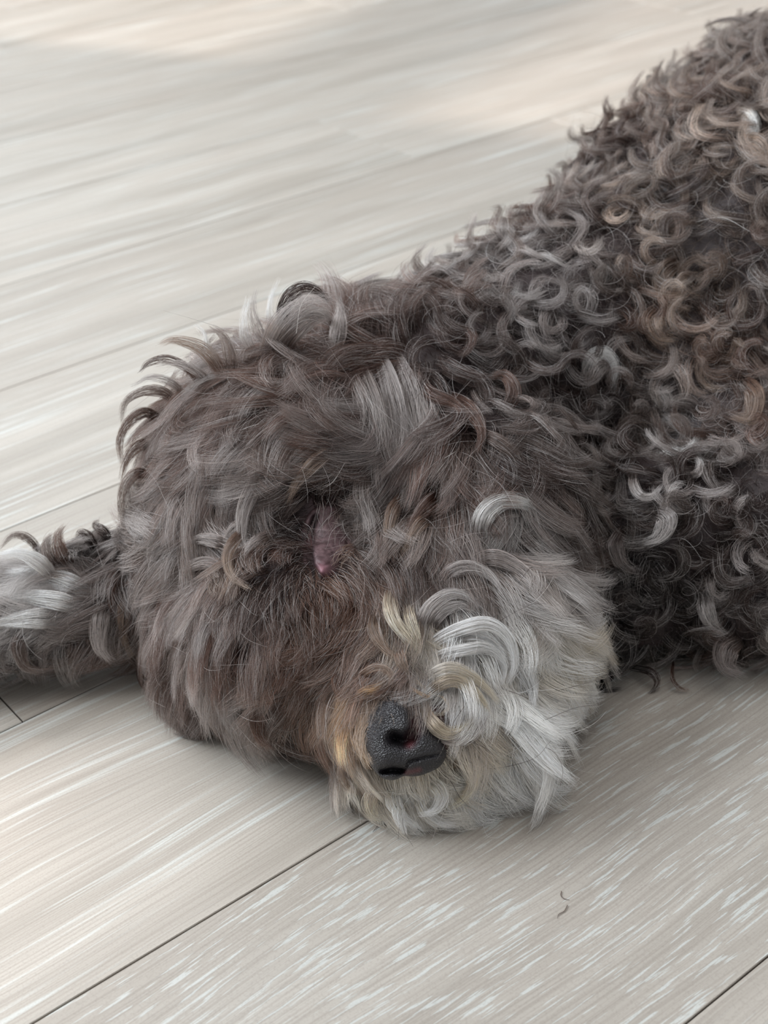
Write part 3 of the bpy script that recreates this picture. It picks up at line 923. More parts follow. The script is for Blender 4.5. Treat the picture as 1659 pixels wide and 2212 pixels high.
HEROES = [
    # white ringlets of the moustache
    (3, [(905, 1420), (945, 1382), (1000, 1357), (1052, 1346), (1088, 1366), (1108, 1400), (1112, 1443), (1096, 1478)], 4.2, 130, 'lg', 'wh', 9),
    (3, [(915, 1445), (955, 1415), (1007, 1403), (1045, 1398), (1078, 1416), (1092, 1447), (1080, 1480)], 3.4, 100, 'lg', 'wh', 8),
    (3, [(930, 1400), (985, 1378), (1035, 1375), (1072, 1395), (1088, 1430), (1078, 1465)], 3.2, 90, 'gr', 'wh', 7),
    (3, [(905, 1490), (935, 1458), (975, 1446), (1015, 1460), (1048, 1485), (1078, 1518)], 4.0, 130, 'lg', 'cr', 8),
    (3, [(915, 1515), (940, 1485), (980, 1470), (1020, 1490), (1045, 1520), (1055, 1545)], 3.6, 100, 'tn', 'cr', 7),
    (3, [(930, 1540), (950, 1580), (985, 1596), (1025, 1580), (1050, 1545), (1058, 1515)], 4.0, 120, 'tn', 'lg', 6),
    (3, [(910, 1510), (930, 1555), (965, 1585), (1005, 1570), (1030, 1535)], 4.0, 110, 'tn', 'cr', 6),
    (3, [(915, 1400), (912, 1352), (930, 1310), (970, 1284), (1010, 1290), (1040, 1320)], 4.2, 110, 'gb', 'lg', 7),
    (3, [(930, 1385), (935, 1345), (960, 1318), (1000, 1308), (1030, 1330)], 4.0, 90, 'gb', 'lg', 6),
    (3, [(930, 1300), (965, 1245), (1010, 1225), (1060, 1245), (1090, 1290)], 4.5, 100, 'br', 'lg', 6),
    (3, [(1140, 1310), (1180, 1330), (1215, 1370), (1230, 1420), (1225, 1460)], 6.0, 150, 'lg', 'wh', 5),
    (3, [(1100, 1400), (1130, 1440), (1150, 1490), (1150, 1540)], 6.0, 130, 'lg', 'wh', 5),
    # lower lip and chin curls
    (3, [(960, 1660), (1000, 1640), (1022, 1665), (1015, 1705), (985, 1735), (945, 1748)], 4.0, 90, 'tn', 'cr', 6),
    (3, [(900, 1680), (935, 1690), (955, 1720), (940, 1750), (905, 1760)], 4.0, 90, 'cr', 'wh', 6),
    (3, [(850, 1690), (850, 1730), (870, 1765), (905, 1790)], 4.5, 90, 'cr', 'wh', 5),
    (3, [(900, 1700), (915, 1745), (945, 1775), (985, 1785)], 4.0, 80, 'cr', 'wh', 5),
    (3, [(820, 1690), (800, 1725), (805, 1760), (830, 1775)], 4.5, 90, 'tn', 'cr', 5),
    (3, [(865, 1720), (860, 1760), (875, 1800)], 3.5, 70, 'cr', 'wh', 4),
    (0, [(770, 1620), (745, 1660), (755, 1700), (790, 1715)], 5.0, 100, 'br', 'tn', 5),
    # locks above the nose
    (0, [(850, 1245), (842, 1300), (855, 1345), (885, 1382), (908, 1412)], 4.2, 110, 'br', 'cr', 8),
    (0, [(880, 1290), (885, 1335), (900, 1375), (912, 1400)], 3.4, 80, 'br', 'cr', 8),
    (0, [(815, 1310), (808, 1355), (830, 1400), (868, 1432)], 3.6, 90, 'db', 'tn', 7),
    (0, [(855, 1390), (868, 1430), (880, 1462)], 3.0, 60, 'br', 'tn', 7),
    (0, [(760, 1500), (775, 1462), (810, 1440), (840, 1450), (842, 1480), (815, 1495)], 2.2, 40, 'rb', 'tn', 6),
    (0, [(750, 1530), (780, 1500), (810, 1490), (832, 1470)], 2.6, 60, 'rb', 'gd', 6),
    (0, [(765, 1560), (772, 1600), (790, 1635), (800, 1662)], 3.4, 80, 'rb', 'gd', 5),
    (0, [(735, 1440), (728, 1480), (745, 1515)], 3.0, 70, 'db', 'rb', 5),
    (3, [(871, 1468), (895, 1492), (925, 1505), (935, 1488)], 0.9, 14, 'gd', 'gd', 5),
    (3, [(880, 1462), (905, 1475), (918, 1492)], 0.8, 10, 'gd', 'cr', 5),
    (3, [(925, 1500), (955, 1506), (968, 1528), (952, 1544), (938, 1536)], 1.0, 16, 'gd', 'cr', 4),
    (3, [(912, 1535), (925, 1560), (950, 1575), (985, 1585)], 1.4, 24, 'gd', 'cr', 3),
    # light tuft on the cheek
    (0, [(1045, 1200), (1035, 1150), (1050, 1105), (1090, 1080), (1135, 1088), (1165, 1110)], 6.5, 170, 'gr', 'wh', 7),
    (0, [(1075, 1190), (1070, 1150), (1090, 1120), (1125, 1115)], 4.5, 100, 'gb', 'sg', 6),
    (0, [(1000, 1230), (1050, 1205), (1100, 1215), (1150, 1250), (1170, 1290)], 5.0, 110, 'gb', 'sg', 6),
    (0, [(1150, 1150), (1190, 1185), (1220, 1230), (1230, 1280)], 5.0, 110, 'gb', 'sg', 5),
    (0, [(940, 1110), (910, 1130), (885, 1170), (860, 1210)], 4.0, 90, 'br', 'tn', 6),
    (0, [(880, 1060), (850, 1100), (840, 1150), (850, 1190)], 4.0, 90, 'br', 'tn', 6),
    (0, [(960, 1060), (930, 1085), (900, 1120), (870, 1165)], 5.0, 120, 'db', 'br', 6),
    # curtain of hair over the ear
    (4, [(770, 770), (790, 830), (812, 900), (820, 970), (800, 1020)], 6.5, 170, 'gb', 'sg', 7, 1.0),
    (4, [(815, 760), (840, 820), (860, 900), (862, 980), (845, 1030)], 6.5, 170, 'gr', 'sg', 7, 1.0),
    (4, [(855, 765), (885, 840), (900, 920), (900, 990)], 6.0, 150, 'gr', 'sg', 6, 1.0),
    (4, [(790, 1000), (780, 1060), (795, 1120), (800, 1180)], 5.0, 110, 'gb', 'sg', 5, 1.0),
    (4, [(745, 780), (765, 840), (785, 900), (780, 960)], 6.5, 150, 'br', 'sg', 6, 1.0),
    (4, [(880, 790), (915, 850), (930, 920), (925, 980)], 6.5, 150, 'br', 'sg', 5, 1.0),
    (4, [(830, 790), (850, 860), (845, 940), (820, 1000)], 7.0, 160, 'gb', 'gr', 5, 1.0),
    # long hair sweeping over the brow
    (0, [(800, 870), (730, 870), (660, 905), (600, 965), (570, 1030)], 5.0, 120, 'br', 'gr', 6),
    (0, [(800, 930), (730, 930), (670, 960), (620, 1010), (590, 1070)], 5.0, 120, 'br', 'sg', 6),
    (0, [(760, 960), (700, 985), (650, 1030), (620, 1090)], 5.0, 110, 'gb', 'tn', 6),
    (0, [(640, 960), (570, 1020), (530, 1090), (520, 1160), (535, 1200)], 5.0, 120, 'gb', 'sg', 6),
    (0, [(600, 930), (530, 990), (490, 1060), (480, 1130)], 5.0, 120, 'br', 'sg', 6),
    (0, [(560, 880), (490, 930), (440, 1000), (420, 1070)], 5.0, 120, 'br', 'gr', 6),
    (0, [(700, 820), (620, 835), (550, 870), (490, 920)], 5.0, 120, 'br', 'gr', 6),
    (0, [(560, 1130), (515, 1160), (492, 1200), (500, 1245), (540, 1272)], 3.4, 80, 'br', 'tn', 9),
    (0, [(545, 1120), (500, 1150), (480, 1190)], 4.0, 80, 'gb', 'sg', 6),
    (0, [(600, 1150), (560, 1165), (535, 1190), (530, 1220)], 3.4, 80, 'br', 'sg', 7),
    (0, [(745, 1095), (728, 1115), (712, 1140), (706, 1160)], 5.0, 16, 'db', 'gb', 5, 2.0),
    (0, [(765, 1130), (745, 1140), (725, 1155), (715, 1172)], 5.0, 14, 'db', 'sg', 5, 2.0),
    (0, [(690, 1070), (698, 1095), (700, 1120), (712, 1135)], 5.0, 16, 'bk', 'gb', 5, 2.0),
    (0, [(770, 1180), (750, 1190), (735, 1205), (728, 1222)], 4.0, 24, 'rb', 'tn', 5, 2.0),
    (0, [(640, 1130), (655, 1145), (666, 1165), (668, 1190)], 4.5, 30, 'bk', 'db', 5, 1.5),
    # crown tufts standing off the head
    (0, [(590, 770), (560, 720), (545, 670), (555, 620)], 4.0, 40, 'gr', 'sg', 8),
    (0, [(560, 780), (530, 730), (530, 680), (540, 640)], 3.5, 30, 'gr', 'wh', 8),
    (0, [(610, 750), (585, 700), (585, 650), (603, 600)], 3.0, 34, 'gb', 'wh', 9),
    (0, [(570, 800), (585, 740), (615, 690), (655, 660), (700, 660), (712, 672)], 7.0, 120, 'gb', 'sg', 9, 1.0),
    (0, [(600, 790), (620, 730), (660, 690), (700, 680), (720, 700)], 7.0, 180, 'br', 'sg', 9),
    (0, [(640, 780), (610, 690), (625, 640), (660, 620), (695, 635), (712, 655)], 4.5, 110, 'bk', 'db', 6),
    (0, [(720, 780), (728, 730), (735, 680), (728, 645)], 5.5, 90, 'gb', 'sg', 6),
    (0, [(700, 790), (700, 730), (690, 690)], 6.0, 110, 'br', 'gr', 7),
    (0, [(760, 760), (765, 710), (790, 680), (815, 690)], 3.5, 60, 'bk', 'db', 5),
    (0, [(500, 830), (500, 780), (485, 730), (455, 705)], 4.5, 70, 'gb', 'gb', 7),
    (0, [(490, 840), (470, 790), (430, 750), (375, 735), (345, 745)], 4.5, 80, 'br', 'tn', 7),
    (0, [(470, 850), (430, 805), (385, 785), (335, 790)], 3.0, 44, 'gb', 'sg', 7),
    (0, [(450, 860), (410, 800), (360, 775), (320, 785), (300, 805)], 2.6, 50, 'br', 'db', 7),
    (0, [(420, 880), (375, 830), (325, 815), (285, 835)], 2.6, 40, 'gb', 'sg', 6),
    (0, [(470, 830), (450, 770), (440, 720), (420, 700)], 2.5, 24, 'gb', 'wh', 6),
    (0, [(400, 900), (360, 850), (310, 845), (270, 870), (262, 915)], 3.4, 70, 'br', 'gb', 6),
    (0, [(370, 930), (320, 890), (280, 910), (258, 950), (262, 1000)], 4.0, 90, 'db', 'br', 6),
    (0, [(350, 980), (310, 960), (275, 990), (262, 1040)], 4.0, 90, 'db', 'br', 6),
    (0, [(340, 1040), (300, 1020), (270, 1050), (262, 1100), (270, 1140)], 4.0, 90, 'br', 'gb', 6),
    (0, [(400, 1000), (375, 940), (385, 880), (400, 850)], 3.0, 60, 'gr', 'sg', 6),
    # left cheek
    (0, [(370, 1180), (335, 1150), (300, 1125), (268, 1112)], 5.5, 110, 'sg', 'sg', 6, .8),
    (0, [(360, 1200), (320, 1185), (290, 1190), (270, 1210)], 4.5, 90, 'gb', 'sg', 6),
    (0, [(400, 1130), (360, 1150), (330, 1190), (325, 1235)], 2.6, 60, 'db', 'gb', 7),
    (0, [(575, 1435), (510, 1465), (468, 1510), (475, 1555), (515, 1588), (560, 1600)], 7.0, 200, 'gb', 'sg', 6),
    (0, [(590, 1460), (530, 1490), (500, 1530), (520, 1570), (570, 1590)], 5.5, 140, 'gb', 'sg', 6),
    (0, [(600, 1500), (560, 1540), (560, 1590), (590, 1620)], 5.0, 120, 'db', 'br', 5),
    (0, [(520, 1190), (470, 1170), (430, 1165), (395, 1180)], 4.0, 90, 'gb', 'sg', 6),
    (0, [(500, 1240), (450, 1215), (405, 1230), (375, 1265)], 4.0, 90, 'br', 'sg', 6),
    (0, [(280, 1210), (250, 1250), (245, 1310), (260, 1360)], 4.5, 90, 'db', 'br', 5),
    (0, [(300, 1260), (270, 1310), (265, 1370), (285, 1420)], 4.5, 100, 'br', 'tn', 5),
    (0, [(330, 1400), (310, 1450), (330, 1500), (365, 1540)], 4.5, 100, 'db', 'br', 5),
    # dark locks where the head meets the neck
    (1, [(890, 810), (930, 850), (985, 875), (1010, 920)], 4.5, 110, 'db', 'br', 8),
    (1, [(960, 850), (1010, 880), (1040, 930), (1030, 980)], 4.5, 110, 'db', 'br', 8),
    (1, [(1010, 930), (1070, 950), (1115, 990), (1130, 1050)], 4.5, 110, 'db', 'gb', 7),
    (1, [(1080, 900), (1110, 850), (1090, 810), (1050, 820)], 4.5, 110, 'db', 'br', 7),
    (1, [(1180, 940), (1210, 968), (1238, 1000), (1258, 1035)], 4.0, 100, 'db', 'lg', 8),
    (1, [(1190, 1060), (1230, 1090), (1255, 1130), (1262, 1175)], 5.0, 110, 'db', 'gb', 7),
    (1, [(1130, 960), (1175, 1000), (1200, 1060)], 5.0, 110, 'db', 'br', 7),
    # curls one can single out on the body
    (1, [(1280, 855), (1266, 805), (1282, 768), (1312, 764), (1330, 795), (1322, 835)], 4.5, 110, 'db', 'wh', 9),
    (1, [(1310, 780), (1284, 795), (1275, 830), (1290, 865)], 6.5, 130, 'lg', 'gb', 8),
    (1, [(1415, 935), (1430, 965), (1462, 982), (1490, 972), (1505, 945)], 5.0, 110, 'gr', 'wh', 8),
    (1, [(1370, 1000), (1368, 1042), (1382, 1070), (1410, 1072), (1432, 1048)], 3.2, 70, 'gb', 'lg', 8),
    (1, [(1479, 1030), (1506, 1022), (1512, 1000), (1496, 985)], 2.6, 60, 'gb', 'lg', 8),
    (1, [(1262, 1050), (1276, 1078), (1302, 1082), (1318, 1062)], 2.8, 60, 'db', 'gr', 8),
    (1, [(1530, 1270), (1524, 1310), (1540, 1350), (1566, 1372)], 6.0, 120, 'gr', 'lg', 8),
    (1, [(1400, 1100), (1440, 1120), (1425, 1160), (1390, 1175)], 6.5, 120, 'gr', 'lg', 8),
    (1, [(1350, 1140), (1330, 1180), (1345, 1220), (1372, 1235)], 5.5, 120, 'db', 'gr', 8),
    (1, [(1590, 240), (1615, 250), (1630, 280), (1618, 305)], 5.5, 90, 'tn', 'wh', 8),
    (1, [(1600, 300), (1640, 320), (1655, 355)], 8.0, 120, 'tn', 'tn', 8),
    (1, [(1480, 560), (1440, 580), (1425, 620), (1450, 645)], 6.5, 120, 'db', 'tn', 8),
    (1, [(1430, 660), (1405, 690), (1425, 730), (1460, 735)], 6.5, 120, 'br', 'tn', 8),
    (1, [(1500, 620), (1480, 600), (1455, 650), (1490, 670)], 4.5, 90, 'db', 'tn', 8),
    (1, [(1600, 820), (1630, 850), (1620, 900), (1580, 900)], 6.5, 120, 'br', 'tn', 8),
    (1, [(1090, 470), (1085, 500), (1105, 525)], 4.5, 80, 'gb', 'lg', 8),
    (1, [(1025, 560), (1018, 545), (1040, 535)], 3.0, 50, 'db', 'gb', 6),
    (1, [(1360, 1440), (1405, 1450), (1420, 1475), (1400, 1508)], 2.6, 50, 'bk', 'db', 5),
    (1, [(1455, 1430), (1452, 1465), (1470, 1487), (1490, 1490)], 1.2, 20, 'db', 'br', 4),
    (1, [(1530, 1400), (1552, 1412), (1555, 1435), (1536, 1450)], 2.4, 50, 'bk', 'db', 5),
    (1, [(1600, 1380), (1570, 1400), (1570, 1440), (1610, 1460)], 8.5, 150, 'gb', 'gr', 8),
    (1, [(1330, 1450), (1300, 1480), (1310, 1505), (1340, 1500)], 3.0, 60, 'bk', 'bk', 4),
    (1, [(1415, 215), (1405, 190), (1400, 165), (1415, 168)], 2.2, 30, 'db', 'bk', 6),
    (1, [(1320, 260), (1310, 230), (1312, 205)], 3.5, 50, 'db', 'gb', 6),
    # foreleg: pale straight hair with dark curls along both edges
    (2, [(220, 1290), (150, 1260), (80, 1240), (10, 1235)], 6.5, 150, 'lg', 'wh', 5),
    (2, [(200, 1320), (130, 1300), (60, 1290), (-10, 1290)], 6.5, 150, 'lg', 'wh', 5),
    (2, [(160, 1340), (90, 1335), (30, 1340), (-30, 1350)], 6.5, 150, 'gr', 'wh', 5),
    (2, [(130, 1270), (90, 1220), (40, 1195), (-10, 1200)], 5.0, 120, 'gr', 'wh', 5),
    (2, [(100, 1220), (70, 1170), (30, 1155), (0, 1185)], 3.0, 60, 'db', 'gb', 5),
    (2, [(165, 1240), (135, 1200), (125, 1160), (140, 1135)], 4.5, 90, 'db', 'br', 6),
    (2, [(150, 1240), (110, 1210), (100, 1175), (115, 1155)], 4.5, 90, 'db', 'gb', 6),
    (2, [(215, 1200), (190, 1160), (175, 1150), (165, 1160)], 3.0, 60, 'bk', 'db', 6),
    (2, [(240, 1180), (225, 1150), (205, 1135), (215, 1125)], 3.4, 60, 'bk', 'db', 6),
    (2, [(70, 1350), (40, 1390), (55, 1440), (90, 1450)], 5.0, 110, 'db', 'gb', 6),
    (2, [(110, 1350), (90, 1400), (95, 1445)], 5.0, 110, 'db', 'gr', 6),
    (2, [(150, 1360), (160, 1400), (140, 1430), (100, 1425)], 4.5, 100, 'db', 'gb', 6),
    (2, [(20, 1370), (-5, 1410), (10, 1440), (35, 1440)], 5.0, 110, 'db', 'gb', 6),
    (2, [(190, 1350), (205, 1390), (190, 1420)], 5.0, 100, 'db', 'gb', 6),
    (2, [(230, 1290), (215, 1340), (215, 1400), (240, 1430)], 6.0, 120, 'gb', 'sg', 5),
]
for hr in HEROES:
    g_, pts_, w_, n_, a_, b_, l_ = hr[:7]
    fan_ = hr[7] if len(hr) > 7 else 0.0
    groups[g_].append(hero(pts_, w_, int(n_ * 1.1), a_, b_, l_, fan=fan_ * 0.3)[:3])

hair_object('head_fur', groups[0], dog, 'wavy grey-brown hair over the skull and cheeks')
hair_object('ear_fur', groups[4], dog, 'long silver hair hanging over the ear')
hair_object('body_fur', groups[1], dog, 'tight silver and brown curls')
hair_object('foreleg_fur', groups[2], dog, 'straight pale hair edged by dark curls')
hair_object('beard', groups[3], dog, 'white and cream beard and moustache')


# ------------------------------------------------------------------ nose, eye, whiskers
def seg_dist(x, y, pts):
    best = np.full(x.shape, 1e9)
    for (ax, ay), (bx, by) in zip(pts[:-1], pts[1:]):
        dx, dy = bx - ax, by - ay
        t = np.clip(((x - ax) * dx + (y - ay) * dy) / (dx * dx + dy * dy + 1e-9), 0, 1)
        best = np.minimum(best, np.hypot(x - ax - t * dx, y - ay - t * dy))
    return best


def relief(name, centre, outline, frame, unit, dome, back, height, power, rings, segs, attrs, mat, parent, tilt=(0, 0), follow=None):
    """a closed rounded body with the given outline; height(x, y) adds lobes and hollows (metres) to its front.
    x, y run in units along the frame's first two axes from the centre"""
    cx, cy = centre
    pol = sorted((math.atan2(y - cy, x - cx), math.hypot(x - cx, y - cy)) for x, y in outline)
    th = np.array([p[0] for p in pol]); rr = np.array([p[1] for p in pol])
    ang = np.linspace(-math.pi, math.pi, segs, endpoint=False)
    R = np.interp(ang, th, rr, period=2 * math.pi)
    for _ in range(6):
        R = (np.roll(R, 1) + 2 * R + np.roll(R, -1)) / 4
    rho = np.sin(np.linspace(0.02, 1, rings) * math.pi / 2)
    verts, aux = [], []
    O, A, B, C_ = frame
    xs, ys, zs = [], [], []
    for side in (1, -1):
        seq = rho if side == 1 else rho[:-1][::-1][::4]
        for r in seq:
            x = cx + np.cos(ang) * R * r
            y = cy + np.sin(ang) * R * r
            e = (1 - r ** power) ** (1 / power) if r < 1 else 0.0
            if side == 1:
                z = dome * e + height(x, y) * np.clip((1 - r) * 6, 0, 1)
            else:
                z = np.full_like(x, -back * e)
            z = z + (x - cx) * unit * tilt[0] + (y - cy) * unit * tilt[1]
            if follow is not None:
                z = z + follow(x, y)
            xs.append(x); ys.append(y); zs.append(z)
    X, Y, Z = np.array(xs), np.array(ys), np.array(zs)
    P = O + (X - cx)[..., None] * unit * A - (Y - cy)[..., None] * unit * B + Z[..., None] * C_
    n = P.shape[0]
    vl = [tuple(v) for v in P.reshape(-1, 3)]
    top = len(vl)
    vl.append(tuple(P[0].mean(0)))
    vl.append(tuple(P[-1].mean(0)))
    fc = []
    for i in range(n - 1):
        for j in range(segs):
            k = (j + 1) % segs
            fc.append((i * segs + j, (i + 1) * segs + j, (i + 1) * segs + k, i * segs + k))
    for j in range(segs):
        k = (j + 1) % segs
        fc.append((top, j, k))
        fc.append((top + 1, (n - 1) * segs + k, (n - 1) * segs + j))
    me = bpy.data.meshes.new(name)
    me.from_pydata(vl, [], fc)
    me.update()
    for p in me.polygons:
        p.use_smooth = True
    for an, fn in attrs.items():
        at_ = me.attributes.new(an, 'FLOAT', 'POINT')
        v = np.concatenate([fn(X, Y).ravel(), [0, 0]])
        at_.data.foreach_set('value', v)
    me.materials.append(mat)
    bm = bmesh.new(); bm.from_mesh(me)
    bmesh.ops.recalc_face_normals(bm, faces=bm.faces)
    bm.to_mesh(me); bm.free()
    return link(name, me, parent)


def leather_material():
    m, nt, out = new_mat('nose_leather')
    v = node(nt, 'ShaderNodeTexVoronoi')
    v.feature = 'F1'
    v.inputs['Scale'].default_value = 1900
    tc = node(nt, 'ShaderNodeTexCoord')
    nt.links.new(tc.outputs['Object'], v.inputs['Vector'])
    n = node(nt, 'ShaderNodeTexNoise')
    n.inputs['Scale'].default_value = 300
    nt.links.new(tc.outputs['Object'], n.inputs['Vector'])
    f = node(nt, 'ShaderNodeAttribute', attribute_name='flesh')
    c = mix_col(nt, n.outputs[0], lin((20, 18, 20)), lin((40, 37, 41)))
    c = mix_col(nt, f.outputs['Fac'], c, lin((84, 40, 44)))
    b = node(nt, 'ShaderNodeBsdfPrincipled')
    nt.links.new(c, b.inputs['Base Color'])
    b.inputs['Roughness'].default_value = 0.40
    b.inputs['Specular IOR Level'].default_value = 0.6
    bp = node(nt, 'ShaderNodeBump')
    bp.inputs['Strength'].default_value = 0.9
    bp.inputs['Distance'].default_value = 0.00045
    bp.invert = True
    nt.links.new(v.outputs['Distance'], bp.inputs['Height'])
    nt.links.new(bp.outputs[0], b.inputs['Normal'])
    nt.links.new(b.outputs[0], out.inputs[0])
    return m


U_ = 0.386 * HK / F_PX
NO = at(868, 1598, 0.3915 * HK)
toward = nrm(CAM - NO)
NA = nrm(RIGHT - toward * (RIGHT @ toward))
NB = np.cross(toward, NA)


def nose_h(x, y):
    g = lambda pts, s, d: d * np.exp(-(seg_dist(x, y, pts) / s) ** 2)
    h = -g([(852, 1596), (872, 1602), (888, 1592)], 12, .0062)
    h -= g([(890, 1590), (899, 1562), (895, 1530)], 8, .0045)
    h -= g([(826, 1667), (846, 1662), (866, 1664)], 7, .0050)
    h -= g([(872, 1664), (884, 1644), (915, 1636), (960, 1626)], 3.5, .0010)
    h += g([(850, 1535), (868, 1545), (872, 1568)], 20, .0016)       # wing above the upper nostril
    h += g([(915, 1606), (935, 1618)], 22, .0012)
    h += g([(815, 1600), (825, 1630)], 26, .0014)
    h += g([(835, 1682), (852, 1682)], 9, .0008)
    return h


def nose_flesh(x, y):
    a = np.exp(-(seg_dist(x, y, [(884, 1606), (897, 1580), (901, 1545), (897, 1520)]) / 10) ** 2)
    b = np.exp(-(seg_dist(x, y, [(878, 1668), (905, 1662)]) / 6) ** 2)
    return np.clip(a * 1.1 + b, 0, 1) * 0.9


NOSE_OUT = [(788, 1600), (790, 1565), (800, 1530), (820, 1509), (848, 1500), (876, 1505), (900, 1518), (912, 1545), (925, 1575), (955, 1602),
            (966, 1628), (954, 1652), (925, 1668), (895, 1676), (872, 1674), (852, 1684), (826, 1680), (806, 1660), (793, 1632)]
nose = relief('nose', (868, 1598), NOSE_OUT, (NO, NA, NB, toward), U_, 0.0075, 0.010, nose_h, 2.3, 90, 220,
              {'flesh': nose_flesh}, leather_material(), dog, tilt=(-0.10, 0.08))
nose['label'] = 'black pebbled leather nose with two nostrils'


def lid_material():
    m, nt, out = new_mat('eyelid_skin')
    n = node(nt, 'ShaderNodeTexNoise')
    n.inputs['Scale'].default_value = 520
    n.inputs['Detail'].default_value = 4
    tc = node(nt, 'ShaderNodeTexCoord')
    nt.links.new(tc.outputs['Object'], n.inputs['Vector'])
    a = node(nt, 'ShaderNodeAttribute', attribute_name='slit')
    p = node(nt, 'ShaderNodeAttribute', attribute_name='pink')
    c = mix_col(nt, ramp(nt, n.outputs[0], [(.35, 0.), (.65, 1.)]), lin((66, 48, 49)), lin((104, 82, 84)))
    c = mix_col(nt, p.outputs['Fac'], c, lin((134, 94, 102)))
    c = mix_col(nt, a.outputs['Fac'], c, lin((14, 10, 12)))
    b = node(nt, 'ShaderNodeBsdfPrincipled')
    nt.links.new(c, b.inputs['Base Color'])
    b.inputs['Roughness'].default_value = 0.52
    b.inputs['Specular IOR Level'].default_value = 0.35
    bp = node(nt, 'ShaderNodeBump')
    bp.inputs['Strength'].default_value = 0.5
    bp.inputs['Distance'].default_value = 0.0005
    nt.links.new(n.outputs[0], bp.inputs['Height'])
    nt.links.new(bp.outputs[0], b.inputs['Normal'])
    nt.links.new(b.outputs[0], out.inputs[0])
    return m


h0 = cast(700, 1180)
EO = at(700, 1180, h0[2])
et = nrm(CAM - EO)
EA = nrm(RIGHT - et * (RIGHT @ et))
EB = np.cross(et, EA)
SLIT = [(684, 1110), (673, 1140), (671, 1175), (677, 1210), (690, 1238)]


def eye_h(x, y):
    h = -0.0030 * np.exp(-(seg_dist(x, y, SLIT) / 7) ** 2)
    h += 0.0018 * np.exp(-(seg_dist(x, y, [(712, 1140), (708, 1180), (702, 1205)]) / 24) ** 2)
    h += 0.0016 * np.exp(-(np.hypot(x - 700, y - 1225) / 10) ** 2)
    h -= 0.0006 * np.exp(-(seg_dist(x, y, [(690, 1206), (705, 1212), (716, 1208)]) / 3) ** 2)
    return h


def eye_follow(x, y):
    x = np.atleast_1d(x); y = np.atleast_1d(y)
    o = np.zeros(x.shape)
    for i in range(len(x)):
        h = cast(x[i], y[i])
        o[i] = (h0[2] - h[2]) if h else 0.0
    return np.clip(o, -0.01, 0.01)


eye = relief('closed_eye', (703, 1172), [(655, 1170), (660, 1115), (685, 1085), (715, 1080), (745, 1105), (755, 1150), (740, 1200), (718, 1240), (692, 1255), (668, 1225)],
             (EO, EA, EB, et), h0[2] / F_PX, 0.0040, 0.004, eye_h, 2.0, 50, 140,
             {'slit': lambda x, y: np.exp(-(seg_dist(x, y, SLIT) / 8) ** 2), 'pink': lambda x, y: np.exp(-(np.hypot(x - 700, y - 1222) / 14) ** 2)},
             lid_material(), dog, follow=eye_follow)
eye['label'] = 'closed eye with mauve pink lid'


# ------------------------------------------------------------------ whiskers and shed hairs
def thin_hairs(name, lines, rad, rgb, parent=None, label=None):
    n = len(lines)
    pos = np.zeros((n, K, 3))
    for i, L_ in enumerate(lines):
        L_ = np.array(L_)
        tt = np.linspace(0, len(L_) - 1, K)
        for a in range(3):
            y = L_[:, a]
            yy = np.concatenate([[2 * y[0] - y[1]], y, [2 * y[-1] - y[-2]]])
            for k, u in enumerate(tt):
                j = min(int(u), len(L_) - 2)
                f = u - j
                p0, p1, p2, p3 = yy[j:j + 4]
                pos[i, k, a] = 0.5 * (2 * p1 + (p2 - p0) * f + (2 * p0 - 5 * p1 + 4 * p2 - p3) * f * f + (3 * p1 - p0 - 3 * p2 + p3) * f ** 3)
    col = np.tile(lin(rgb), (n, K, 1))
    rd = np.tile(rad * (1 - 0.7 * np.linspace(0, 1, K) ** 2), (n, 1))
    return hair_object(name, [(pos, col, rd)], parent, label)


def skin_line(pts, lift0, lift1):
    o = []
    dist = next(c[2] for c in (cast(x, y) for x, y in list(pts) + [(800, 1000)]) if c)
    for i, (x, y) in enumerate(pts):
        h = cast(x, y)
        if h:
            dist = h[2]
        t = i / (len(pts) - 1)
        o.append(at(x, y, dist - (lift0 + (lift1 - lift0) * t)))
    return o


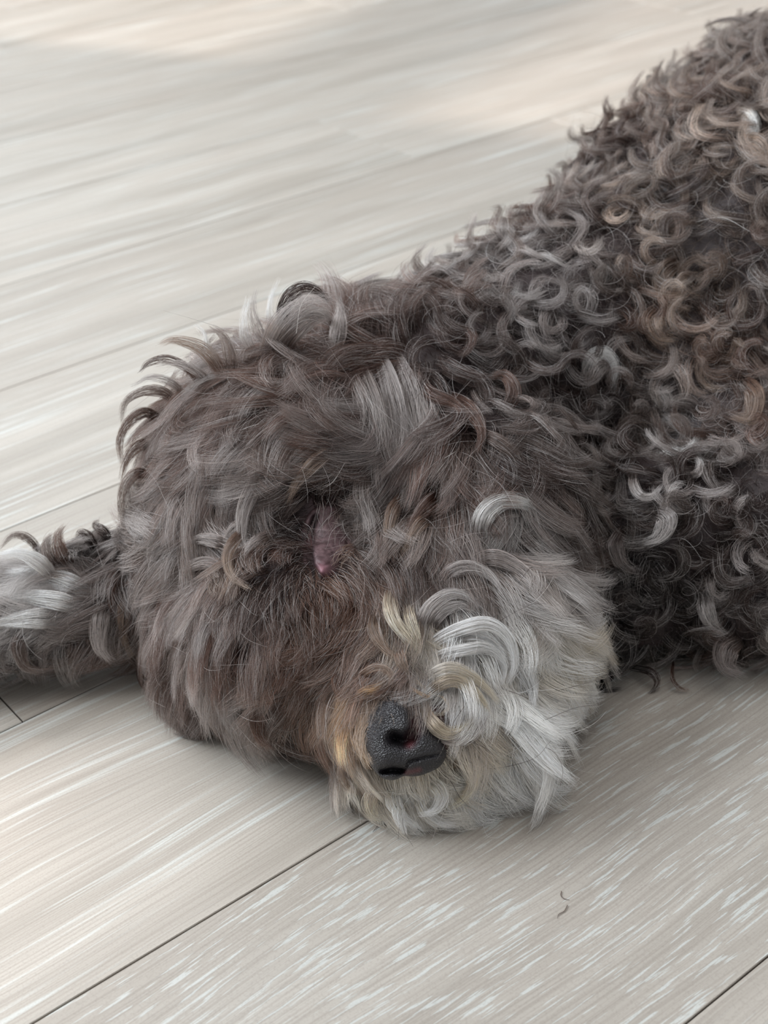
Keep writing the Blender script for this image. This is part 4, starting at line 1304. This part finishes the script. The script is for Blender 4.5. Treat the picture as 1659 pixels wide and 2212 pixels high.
WH = [[(1040, 1370), (1090, 1335), (1150, 1305), (1180, 1305)], [(1060, 1480), (1120, 1500), (1190, 1530), (1235, 1525)],
      [(1100, 1500), (1170, 1500), (1250, 1480), (1345, 1452)], [(1090, 1560), (1160, 1560), (1240, 1530), (1300, 1522)],
      [(1120, 1600), (1190, 1620), (1215, 1660), (1210, 1700)], [(960, 1580), (1010, 1600), (1060, 1625), (1110, 1690)],
      [(940, 1650), (975, 1690), (1000, 1730), (1060, 1775)], [(880, 1690), (872, 1740), (872, 1790), (893, 1830)],
      [(1000, 1460), (1010, 1510), (980, 1560), (975, 1590)], [(1180, 1250), (1150, 1225), (1120, 1260)],
      [(900, 1690), (868, 1750), (860, 1815)], [(1130, 1390), (1220, 1420), (1290, 1440), (1330, 1475)],
      [(1010, 1640), (1060, 1660), (1150, 1640), (1190, 1600)]]
thin_hairs('whiskers', [skin_line(w, 0.002, 0.016) for w in WH], 0.00010, (60, 52, 50), dog, 'thin dark whiskers around the beard')
WW = [[(840, 1010), (860, 990), (880, 960), (905, 930)], [(930, 1010), (960, 990), (985, 975)], [(880, 1020), (930, 1030), (960, 1000)],
      [(560, 780), (500, 720), (420, 690), (350, 670)], [(640, 720), (650, 660), (680, 620)], [(1500, 480), (1560, 470), (1620, 500)],
      [(690, 1060), (720, 1040), (745, 1000)], [(500, 1000), (490, 960), (520, 930), (560, 915)]]
thin_hairs('guard_hairs', [skin_line(w, 0.003, 0.013) for w in WW], 0.00009, (225, 220, 215), dog, 'long stray white hairs')

SHED = [([(1213, 1925), (1212, 1934), (1218, 1941), (1230, 1944)], (70, 58, 54), 'short dark curved hair on the plank, upper of two close together'),
        ([(1226, 1955), (1219, 1968), (1207, 1975), (1204, 1984)], (84, 72, 66), 'faint hooked hair on the plank, lower of two close together'),
        ([(820, 1778), (814, 1786), (805, 1798)], (50, 42, 40), 'short straight dark hair on the floor below the chin beside the seam'),
        ([(1032, 1748), (1042, 1760), (1058, 1769)], (56, 46, 44), 'short dark hair lying on the floor just right of the chin')]
for pts_, rgb_, lab_ in SHED:
    ln = [on_floor(x, y, 0.0003) for x, y in pts_]
    o = thin_hairs('shed_hair', [ln], 0.00016, rgb_)
    o['label'] = lab_
    o['category'] = 'hair'
    o['group'] = 'shed hairs on the floor'
